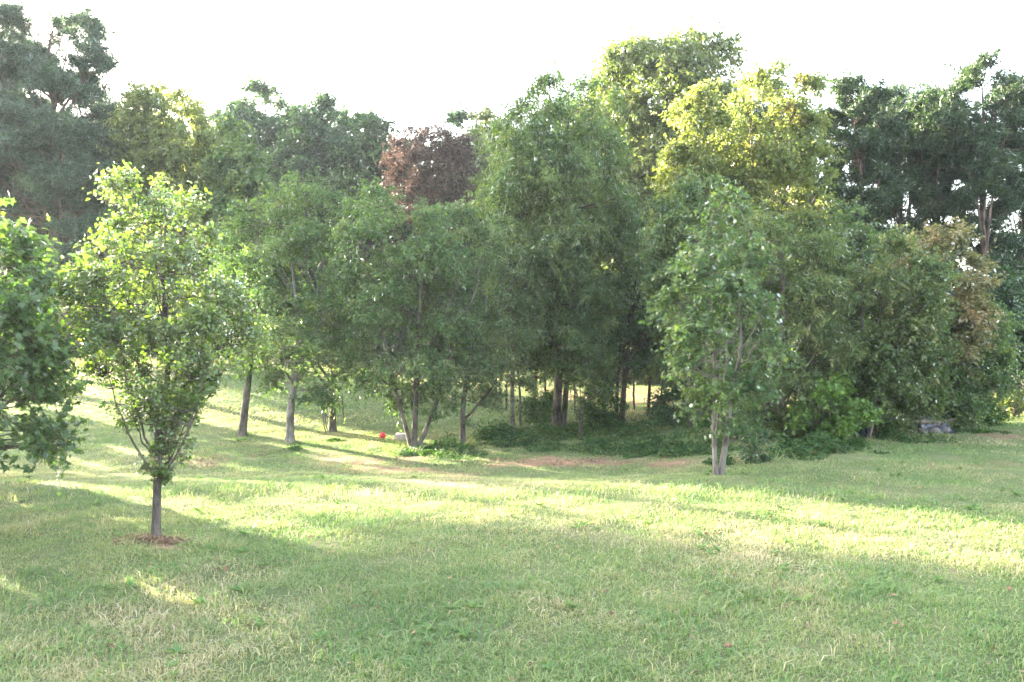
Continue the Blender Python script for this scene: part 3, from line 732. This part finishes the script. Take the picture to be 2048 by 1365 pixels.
# tall dark pines at the right
RP = dict(mat='cedar', bark='barkpine', tpl=T_TUFTF, nsh=7, nlf=7, up=.2, out=.5, droop=-.1, flat=.35, twig=.011, face_up=.4, lobes=.35)
rp = []
rg_ = 'dark pines at the right'
for i, (px, D, ol, tr_, n) in enumerate([
    (1700, 40, [(165, 1680, 1705), (210, 1650, 1760), (290, 1640, 1790), (370, 1650, 1800), (450, 1670, 1770), (560, 1680, 1780)], .17, 170),
    (1790, 43, [(190, 1770, 1830), (240, 1730, 1870), (310, 1730, 1870), (400, 1750, 1860), (470, 1760, 1850), (600, 1770, 1850)], .16, 150),
    (1865, 41, [(185, 1850, 1900), (225, 1820, 1930), (300, 1820, 1930), (380, 1830, 1920), (450, 1840, 1910), (600, 1840, 1910)], .17, 150),
    (1968, 39, [(122, 1960, 1985), (170, 1920, 2020), (220, 1890, 2050), (290, 1890, 2050), (350, 1900, 2030), (420, 1920, 2020), (600, 1930, 2020)], .24, 200),
    (2050, 42, [(185, 2030, 2080), (230, 1990, 2120), (310, 1990, 2120), (400, 2000, 2110), (470, 2000, 2110), (620, 2010, 2110)], .2, 160)]):
    lab = ['dark pine with a thin spire nearest the orange tinted tree', 'flat topped dark pine, second from the orange tinted tree',
           'dark pine just left of the tallest right hand pine', 'tallest of the right hand pines with a pale green sunlit tip',
           'dark pine cut by the right picture edge'][i]
    rp.append(tree('pine_tree', lab, 'tree', px, D, ol, rg_, seed=110 + i, tr=tr_, nclu=int(n * .95), leaf=.36, clu=.75, nlimb=34, boughs=34, boughr=.42, **RP))
tree('hazy_tree', 'feathery pale topped tree between the dark right hand pines', 'tree', 1815, 47.0,
     [(178, 1770, 1850), (210, 1740, 1880), (280, 1740, 1880), (360, 1760, 1870)], seed=118, mat='oak', bark='barkdark', tr=.14, leaf=.2, tpl=T_SPEAR, nclu=110,
     clu=.9, nsh=7, nlf=11, droop=.3, twig=.008)

rr_ = random.Random(7)
k = 0
places = []
for px, D, s in [(395, 80, 1.1), (440, 72, .98), (585, 66, 1.0), (700, 68, 1.0), (800, 64, .95), (900, 66, .93), (960, 60, .85), (1040, 62, .95), (1120, 64, 1.0),
                 (1210, 60, 1.0), (1300, 62, 1.0), (1390, 58, .95), (1480, 60, 1.0), (1570, 60, .9), (1650, 58, .8), (300, 76, 1.0), (200, 90, 1.2), (90, 92, 1.2),]:
    places.append((px, D, s))
side = ['nearest', 'next']
for px, D, s in places:
    src = bgk[k % 3]; k += 1
    copy_tree(src, (px - 1024) / FPX * D, D, s * rr_.uniform(.95, 1.05), rr_.uniform(0, 6.28),
              'dark tree of the far wood, only glimpsed behind nearer crowns', 'far trees glimpsed behind nearer crowns')
# low trees closing the view under the crowns
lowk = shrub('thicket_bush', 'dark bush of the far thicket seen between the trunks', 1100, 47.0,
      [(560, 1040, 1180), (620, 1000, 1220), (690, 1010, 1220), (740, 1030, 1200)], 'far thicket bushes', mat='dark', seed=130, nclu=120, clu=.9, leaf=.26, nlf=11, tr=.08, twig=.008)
for px, D, s in [(60, 58, 1.0), (180, 60, 1.0), (290, 58, .9), (400, 56, .9), (500, 57, 1.0), (610, 55, .9), (700, 56, 1.0), (800, 54, .8), (900, 53, .9),
                 (1000, 52, 1.0), (1220, 46, 1.0), (1340, 44, 1.0), (1450, 40, .9), (1540, 36, .8), (1640, 36, .9), (1750, 37, 1.0), (1860, 36, 1.0), (1960, 35, .9), (2060, 34, 1.0), (2160, 35, 1.0)]:
    copy_tree(lowk, (px - 1024) / FPX * D, D, s, rr_.uniform(0, 6.28))
# the sweep of deep wood beyond
V, lo, fs, val = [], [], [], []
def deep_wood():
    rg = np.random.default_rng(77); n = 60000
    x = rg.uniform(-95, 95, n); y = rg.uniform(72, 84, n) + np.abs(x) * .05
    top = 4.0 + 4.5 * fbm(x, x * 0, 9, 3)
    z = height(x, y) + top * rg.random(n) ** .8
    pos = np.stack([x, y, z], 1)
    V, lo, fs, fc = place_leaves(pos, rg.normal(size=(n, 3)), rg.normal(size=(n, 3)) + np.array([0, -.5, .6]), rg.uniform(.4, .9, n), T_FLAT)
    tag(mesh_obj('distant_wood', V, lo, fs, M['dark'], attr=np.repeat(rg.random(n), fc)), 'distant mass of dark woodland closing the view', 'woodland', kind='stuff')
deep_wood()

# ---------------------------------------------------------------- unseen trees and shrubs beyond the left edge, placed to shade the lawn
def px_of(x, y): return 1024 + x / y * FPX
def crown_at(x, y, rows):                                  # rows: (height above sea of the camera foot, half width)
    return [(HZ + (CAMZ - z) / y * FPX, px_of(x - w_, y), px_of(x + w_, y)) for z, w_ in rows]
hi = tree('pine_tree', 'tall bare trunked pine beyond the left picture edge', 'tree', px_of(-32, 46), 46.0,
     crown_at(-32, 46, [(20.5, .6), (19, 2.0), (16.2, 2.6), (14.0, 2.4), (13.0, 1.8)]), 'pines beyond the left picture edge',
     seed=140, leaf=.5, nclu=170, clu=1.1, tr=.28, nlimb=20, **{**PN, 'nsh': 6, 'nlf': 6})
for x, y, rz in [(-36.2, 46.5, 1), (-40.2, 45.5, 2), (-43.8, 46.2, 3)]:
    copy_tree(hi, x, y, 1.0, rz)
tree('pine_tree', 'unseen slim pine beyond the left picture edge, flat crown shaped to shade the near lawn', 'tree', px_of(-47.2, 46.2), 46.2,
     crown_at(-47.2, 46.2, [(14.4, .8), (13.8, 1.9), (12.9, 1.9), (12.3, 1.4)]), seed=143, leaf=.5, nclu=90, clu=.9, tr=.2, nlimb=14, **{**PN, 'nsh': 6, 'nlf': 6, 'boughs': 0})  # added shade caster: thin crown darkens the near lawn, leaves the pear lit
lo_ = tree('maple_tree', 'low round maple beyond the left picture edge', 'tree', px_of(-24, 34.5), 34.5,
     crown_at(-24, 34.5, [(7.2, .5), (6.7, 1.4), (5.5, 1.9), (4, 1.9), (2.6, 1.4)]), 'maples beyond the left picture edge',
     seed=141, mat='maple', leaf=.2, nclu=90, clu=.6, nsh=7, nlf=9, tr=.12, twig=.006)
for x, y, sz, rz in [(-27.3, 34.8, 1.0, 1), (-30.4, 34.2, 1.02, 2), (-33.4, 34.6, 1.0, 3)]:
    copy_tree(lo_, x, y, 1.0, rz, sz=sz)
hb = shrub('shade_shrub', 'unseen shrub added beyond the left picture edge to shade the near lawn', px_of(-12.6, 12), 12.0,
     crown_at(-12.6, 12, [(2.6, .5), (2.1, 1.2), (1.1, 1.3), (.3, 1.1)]), 'shrubs beyond the left picture edge', mat='maple', seed=142, nclu=160, clu=.38, leaf=.12)  # low unseen shrubs added to shade the lawn below the pear crown
for x, y, rz, q, qz in [(-12.4, 13.6, 1, 1.0, 1.2), (-11.8, 14.9, 2, .95, 1.4), (-11.4, 15.8, 4, .75, 1.4), (-9.9, 10.0, 3, .9, .9), (-11.0, 11.6, 5, 1.0, 1.0)]:
    copy_tree(hb, x, y, q, rz, sz=qz)

# ---------------------------------------------------------------- ground cover
def carpet(name, label, spots, n, leaf, mat, seed, hmax, tpl=T_RHOMB, cat='ground cover'):
    rg = np.random.default_rng(seed); pts = []
    for px, py, rx, ry, w_ in spots:
        m = int(n * w_)
        a = rg.random(m) * 2 * PI; r_ = np.sqrt(rg.random(m))
        D = CAMZ / ((py - HZ) / FPX)
        for _ in range(3):                                   # settle the distance on the uneven ground
            x = (px - 1024) / FPX * D; D = (CAMZ - float(height(x, D))) / ((py - HZ) / FPX)
        wx = rx / FPX * D; wy = ry / FPX * D / ((py - HZ) / FPX)
        X = (px - 1024) / FPX * D + np.cos(a) * r_ * wx; Y = D + np.sin(a) * r_ * wy
        kk = rg.random(m) < np.clip(1.5 - r_ * 1.1 + (fbm(X, Y, 1.1, seed + 9) - .56) * 7, 0, 1); X, Y, r_, m = X[kk], Y[kk], r_[kk], int(kk.sum())
        h = hmax * np.clip(1.1 - r_, .1, 1) * (.15 + 2.2 * np.clip(fbm(X, Y, .7, seed) - .3, 0, 1))
        pts.append(np.stack([X, Y, height(X, Y) + h * rg.random(m) ** .6], 1))
    pos = np.concatenate(pts); q = len(pos)
    V, lo, fs, fc = place_leaves(pos, rg.normal(size=(q, 3)) * np.array([1, 1, .4]), rg.normal(0, .45, (q, 3)) + np.array([0, -.1, 1]), leaf * rg.uniform(.6, 1.3, q), tpl)
    return tag(mesh_obj(name, V, lo, fs, M[mat], attr=np.repeat(rg.random(q), fc)), label, cat, kind='stuff')
carpet('ivy', 'dark ivy carpet under the three stemmed maple and along the wood edge',
       [(880, 905, 100, 16, 1.0), (1000, 890, 60, 14, .5), (1080, 893, 80, 16, .8), (1190, 895, 90, 18, 1.0), (1300, 898, 90, 16, .9), (1400, 903, 60, 12, .6), (590, 899, 22, 3, .03), (490, 884, 18, 3, .02),
        (1500, 908, 60, 12, .5), (1590, 905, 60, 12, .5), (1700, 893, 70, 14, .5), (1830, 879, 80, 9, .22), (1940, 862, 60, 10, .3), (1440, 925, 30, 8, .12), (670, 883, 18, 3, .02)],
       13000, .085, 'ivy', 201, .15)
carpet('bramble', 'knee high tangled brambles and weeds along the shaded wood edge',
       [(1060, 893, 60, 14, .5), (1180, 893, 70, 14, .8), (1280, 895, 70, 14, .8), (1090, 872, 70, 12, .6), (1190, 868, 70, 14, .8), (1290, 870, 80, 14, .8), (1390, 880, 50, 12, .5), (1010, 880, 40, 10, .3), (1640, 900, 70, 10, .5), (1450, 895, 40, 12, .5), (1770, 876, 30, 8, .15), (1370, 900, 60, 12, .6), (1560, 906, 60, 10, .5), (1690, 893, 60, 10, .5), (905, 900, 50, 10, .3), (1480, 910, 40, 8, .3)],
       5000, .10, 'ivy', 205, .62)
carpet('leaf_litter', 'ring of brown fallen leaves around the pear trunk', [(300, 1082, 85, 14, 1.0)], 2600, .05, 'litter', 202, .06, cat='leaf litter')
carpet('fallen_leaves', 'dry brown leaves scattered on the bare earth strips beyond the dip',
       [(790, 935, 160, 22, 1.0), (1140, 925, 220, 14, .9), (520, 900, 130, 24, .8), (400, 930, 100, 24, .5)], 1500, .07, 'litter', 203, .02, cat='leaf litter')

def scattered_leaves():
    rg = np.random.default_rng(303); n = 420
    y = np.sqrt(rg.uniform(4.8 ** 2, 15 ** 2, n)); x = rg.uniform(-1, 1, n) * .7 * y
    pos = np.stack([x, y, height(x, y) + rg.uniform(.02, .06, n)], 1)
    V, lo, fs, fc = place_leaves(pos, rg.normal(size=(n, 3)) * np.array([1, 1, .3]), rg.normal(0, .4, (n, 3)) + np.array([0, 0, 1]), rg.uniform(.035, .075, n), T_OVAL)
    tag(mesh_obj('lawn_leaves', V, lo, fs, M['litter'], attr=np.repeat(rg.random(n), fc)), 'single dry leaves dropped over the open lawn', 'fallen leaves', kind='stuff')
scattered_leaves()
def weeds():
    rg = np.random.default_rng(304); m = 260
    y = np.sqrt(rg.uniform(4.8 ** 2, 17 ** 2, m)); x = rg.uniform(-1, 1, m) * .7 * y
    ok = fbm(x, y, 2.5, 88) > .48; x, y = x[ok], y[ok]; m = len(x); k = 9
    X = np.repeat(x, k); Y = np.repeat(y, k); n = m * k; a = rg.uniform(0, 2 * PI, n)
    d = np.stack([np.cos(a), np.sin(a), rg.uniform(.25, 1.3, n)], 1)
    pos = np.stack([X, Y, height(X, Y) + .01], 1)
    V, lo, fs, fc = place_leaves(pos, d, np.stack([-np.cos(a) * .6, -np.sin(a) * .6, np.ones(n)], 1), np.repeat(rg.uniform(.06, .15, m), k) * rg.uniform(.6, 1.1, n), T_SPEAR)
    tag(mesh_obj('lawn_weeds', V, lo, fs, M['bright2'], attr=np.repeat(rg.random(n), fc)), 'broad bladed weed rosettes scattered through the lawn', 'weeds', kind='stuff')
M['bright2'] = leaf_mat('weed leaf', [(0, (.09, .19, .06)), (.6, (.13, .24, .08)), (1, (.20, .27, .10))], .42, .05, .5, (1.2, 1.25, .6))
weeds()

# ---------------------------------------------------------------- small things
def on_ground(px, D): x = (px - 1024) / FPX * D; return x, D, float(height(x, D))
def vine_loops():
    rg = np.random.default_rng(5); W = Wood()
    D = 25.6
    def P3(l): return np.array([[list(P(a, b, D + c)) for a, b, c in l]])
    for pts in ([(648, 786, 0), (644, 820, -.2), (645, 850, -.2), (656, 876, 0)], [(651, 780, .1), (646, 830, .1), (650, 858, .1), (662, 872, 0)],
                [(655, 782, 0), (653, 800, 0), (656, 808, 0), (664, 812, 0)], [(647, 790, -.1), (646, 830, -.1), (654, 840, -.1), (663, 835, 0)],
                [(686, 800, 0), (686, 820, 0), (687, 836, 0), (688, 850, 0)], [(668, 820, 0), (675, 805, -.1), (680, 800, -.1), (680, 825, 0)],
                [(667, 800, -.1), (672, 815, -.15), (676, 824, -.1), (679, 790, 0)]):
        c = P3(pts)[0]; t = np.linspace(0, 1, 14)[:, None]
        b = (1 - t) ** 3 * c[0] + 3 * t * (1 - t) ** 2 * c[1] + 3 * t * t * (1 - t) * c[2] + t ** 3 * c[3]
        W.add(b[None] + rg.normal(0, .008, (1, 14, 3)), np.full((1, 14), .017), 5)
    o = W.build('hanging_vine', M['barkdark'], None)
    tag(o, 'dark bare vine looping down beside the maple trunk', 'vine')
vine_loops()

def rock(name, label, cat, loc, size, mat, seed, sub=3, blocky=False, parent=None):
    import bmesh
    bm = bmesh.new()
    if blocky:
        bmesh.ops.create_cube(bm, size=1.0); bmesh.ops.bevel(bm, geom=bm.edges[:], offset=.06, segments=2, affect='EDGES')
        bmesh.ops.subdivide_edges(bm, edges=bm.edges[:], cuts=2, use_grid_fill=True)
    else: bmesh.ops.create_icosphere(bm, subdivisions=sub, radius=.5)
    rg = np.random.default_rng(seed); k = rg.normal(size=(5, 3)) * 2.4; ph = rg.random(5) * 6
    for v in bm.verts:
        c = np.array(v.co); d = sum(math.sin(float(k[i] @ c) * 1.6 + ph[i]) for i in range(5)) * (.012 if blocky else .055)
        v.co *= 1 + d * 1.2
        v.co = Vector((v.co.x * size[0], v.co.y * size[1], v.co.z * size[2]))
    me = bpy.data.meshes.new(name); bm.to_mesh(me); bm.free()
    for p in me.polygons: p.use_smooth = True
    me.materials.append(mat)
    o = link(bpy.data.objects.new(name, me), parent); o.location = loc; o.rotation_euler = (0, 0, seed)
    if label: tag(o, label, cat)
    return o
M['red'] = plain_mat('red rubber', (.55, .03, .04), (.65, .05, .06), 20, .45, .02)
M['stone'] = plain_mat('weathered concrete', (.30, .25, .22), (.46, .40, .36), 14, .9, .5)
M['stone2'] = plain_mat('grey rock', (.06, .055, .055), (.17, .15, .145), 9, .9, .6)
M['tarp'] = plain_mat('blue black tarpaulin', (.010, .012, .024), (.035, .04, .07), 6, .45, .3)
M['blue'] = plain_mat('blue plastic', (.012, .05, .24), (.02, .075, .34), 8, .4, .05)
M['mush'] = plain_mat('brown mushroom cap', (.12, .04, .03), (.24, .09, .06), 30, .7, .3)
M['log'] = bark_mat('weathered log', (.06, .045, .038), (.19, .15, .125), 8)
def ball():
    import bmesh
    x, y, z = on_ground(765, 24.4)
    bm = bmesh.new(); bmesh.ops.create_uvsphere(bm, u_segments=28, v_segments=18, radius=.10)
    for v in bm.verts:                                       # raised seam ribs
        a = math.atan2(v.co.y, v.co.x); v.co *= 1 + .012 * max(0, math.cos(a * 4)) ** 12
    me = bpy.data.meshes.new('ball'); bm.to_mesh(me); bm.free()
    for p in me.polygons: p.use_smooth = True
    me.materials.append(M['red']); o = link(bpy.data.objects.new('ball', me)); o.location = (x, y, z + .09)
    tag(o, 'small red ball lying in the grass left of the three stemmed maple', 'ball')
ball()
x, y, z = on_ground(803, 24.2)
rock('concrete_block', 'pale concrete block in the grass between the red ball and the three stemmed maple', 'block', (x, y, z + .09), (.40, .26, .22), M['stone'], 3, blocky=True)
def mushroom():
    x, y, z = on_ground(1457, 6.55)
    root = link(bpy.data.objects.new('mushroom', None)); root.location = (x, y, z); tag(root, 'small brown mushroom standing in the near lawn', 'mushroom')
    t = np.linspace(0, PI / 2, 7); prof = np.stack([np.cos(t) * .032, np.zeros(7), .045 + np.sin(t) * .014], 1)
    prof = np.concatenate([[(.012, 0, .040), (.030, 0, .041)], prof])
    a = np.arange(20) / 20 * 2 * PI
    V = np.stack([np.outer(prof[:, 0], np.cos(a)), np.outer(prof[:, 0], np.sin(a)), np.repeat(prof[:, 2:3], 20, 1)], -1).reshape(-1, 3)
    V[:, 2] += .004 * np.sin(V[:, 0] * 160)
    i = np.arange(len(V)).reshape(-1, 20); q = np.stack([i[:-1], np.roll(i[:-1], -1, 1), np.roll(i[1:], -1, 1), i[1:]], -1).reshape(-1, 4)
    mesh_obj('cap', V, q, np.full(len(q), 4), M['mush'], root, smooth=True)
    W = Wood(); W.add(np.array([[(0, 0, -.01), (.002, 0, .02), (0, 0, .046)]]), np.array([[.011, .008, .008]]), 10); W.build('stalk', M['stone'], root)
mushroom()
def barrel():
    x, y, z = on_ground(1402, 26.8)
    root = link(bpy.data.objects.new('barrel', None)); root.location = (x, y, z); tag(root, 'blue plastic barrel half hidden behind the dark straight trunk', 'barrel')
    h = np.array([0, .02, .2, .28, .30, .32, .34, .58, .60, .62, .64, .86, .90]); r = np.array([.26, .28, .295, .30, .315, .315, .30, .30, .315, .315, .30, .285, .26])
    W = Wood(); W.add(np.stack([h * 0, h * 0, h], 1)[None], r[None], 28); W.build('body', M['blue'], root)
    W = Wood(); W.add(np.array([[(0, 0, .86), (0, 0, .89), (0, 0, .925), (0, 0, .926)]]), np.array([[.288, .30, .29, .001]]), 28); W.build('lid', M['tarp'], root)
barrel()
def debris():
    rg = np.random.default_rng(9)
    def tarp(name, label, px, py, D, wx, wy, h, seed):
        n = 26; u, v = np.meshgrid(np.linspace(-1, 1, n), np.linspace(-1, 1, n))
        r = np.sqrt(u * u + v * v)
        cx = (px - 1024) / FPX * D
        f = (fbm(u * 3 + seed, v * 3, 1.0, seed) - .5); f2 = fbm(u * 3, v * 3 + seed, .35, seed + 3) - .5
        Z = h * np.clip(1.05 - r ** 3, -.02, 1) * (.75 + f * 2.2) + f2 * .16
        X = cx + u * wx * (1 + f * .3); Y = D + v * wy
        Z = np.maximum(height(X, Y) + .02 + np.clip(f2, 0, 1) * .1, height(X, Y) + Z)
        V1 = np.stack([X, Y, Z], -1).reshape(-1, 3); V2 = V1 - np.array([0, 0, .012])
        i = np.arange(n * n).reshape(n, n); q = np.stack([i[:-1, :-1], i[:-1, 1:], i[1:, 1:], i[1:, :-1]], -1).reshape(-1, 4)
        Q = np.concatenate([q, q[:, ::-1] + n * n])
        tag(mesh_obj(name, np.concatenate([V1, V2]), Q, np.full(len(Q), 4), M['tarp'], smooth=True), label, 'tarpaulin')
    tarp('tarpaulin', 'crumpled blue black tarpaulin on top of the debris heap', 1838, 860, 22.5, .62, .34, .44, 1)
    tarp('tarpaulin', 'smaller dark tarpaulin showing through leaves right of the lime sapling', 1742, 862, 21.5, .36, .28, .34, 2)
    tarp('tarpaulin', 'low dark tarpaulin at the right end of the debris heap', 1874, 870, 22.4, .42, .28, .26, 5)
    for i, (px, D, ln, a, r, el, lab) in enumerate([(1812, 22.4, .9, .25, .06, .35, 'log propped against the left side of the debris heap'),
                                      (1850, 22.3, 1.1, -.1, .07, .30, 'thick log lying across the front of the debris heap'),
                                      (1885, 22.4, .7, .5, .05, .25, 'short pale log at the right foot of the debris heap'),
                                      (1742, 21.0, .45, 1.25, .035, .22, 'thin upright stick leaning below the lime sapling')]):
        x, y, z = on_ground(px, D)
        if i == 3: p = np.array([(x - .08, y, z - .03), (x, y, z + .2), (x + .06, y, z + .42)])
        else: p = np.array([(x - ln / 2, y - .1, z + el - a * .3), (x, y, z + el + .03), (x + ln / 2, y + .1, z + el + a * .2)])
        W = Wood(); W.add(p[None], np.array([[r, r * .95, r * .8]]), 10)
        W.add(np.array([[p[0], p[0] - (p[1] - p[0]) * .01]]), np.array([[r, .001]]), 10); W.add(np.array([[p[2], p[2] + (p[2] - p[1]) * .01]]), np.array([[r * .8, .001]]), 10)
        tag(W.build('log', M['log'], None), lab, 'log')
    for i, (px, D, s, lab) in enumerate([(1822, 22.1, .34, 'angular grey rock at the left foot of the debris heap'), (1846, 22.0, .30, 'small rock under the middle of the debris heap'),
                                         (1868, 22.1, .36, 'larger rock in the front of the debris heap'), (1890, 22.2, .28, 'pale rock at the right end of the debris heap')]):
        x, y, z = on_ground(px, D)
        rock('rock', lab, 'rock', (x, y, z + s * .28), (s, s * .8, s * .7), M['stone2'], 20 + i)
debris()

# ---------------------------------------------------------------- thin haze added in place of lens glare
def haze():
    x0, x1, y0, y1, z0, z1 = -110, 110, -20, 110, -1.9, 24
    V = [(x, y, z) for z in (z0, z1) for y in (y0, y1) for x in (x0, x1)]
    F = [(0, 2, 3, 1), (4, 5, 7, 6), (0, 1, 5, 4), (2, 6, 7, 3), (0, 4, 6, 2), (1, 3, 7, 5)]
    me = bpy.data.meshes.new('haze'); me.from_pydata(V, [], F); me.update()
    m, N, L = new_mat('haze')
    v = N.new('ShaderNodeVolumePrincipled'); v.inputs['Color'].default_value = (.80, .90, 1.0, 1)
    v.inputs['Density'].default_value = HAZE_DENSITY; v.inputs['Anisotropy'].default_value = HAZE_G
    o = N.new('ShaderNodeOutputMaterial'); L.new(v.outputs[0], o.inputs['Volume'])
    me.materials.append(m)
    tag(link(bpy.data.objects.new('haze', me)), 'thin bluish haze added in place of lens glare from the low sun', 'haze', kind='stuff')
haze()
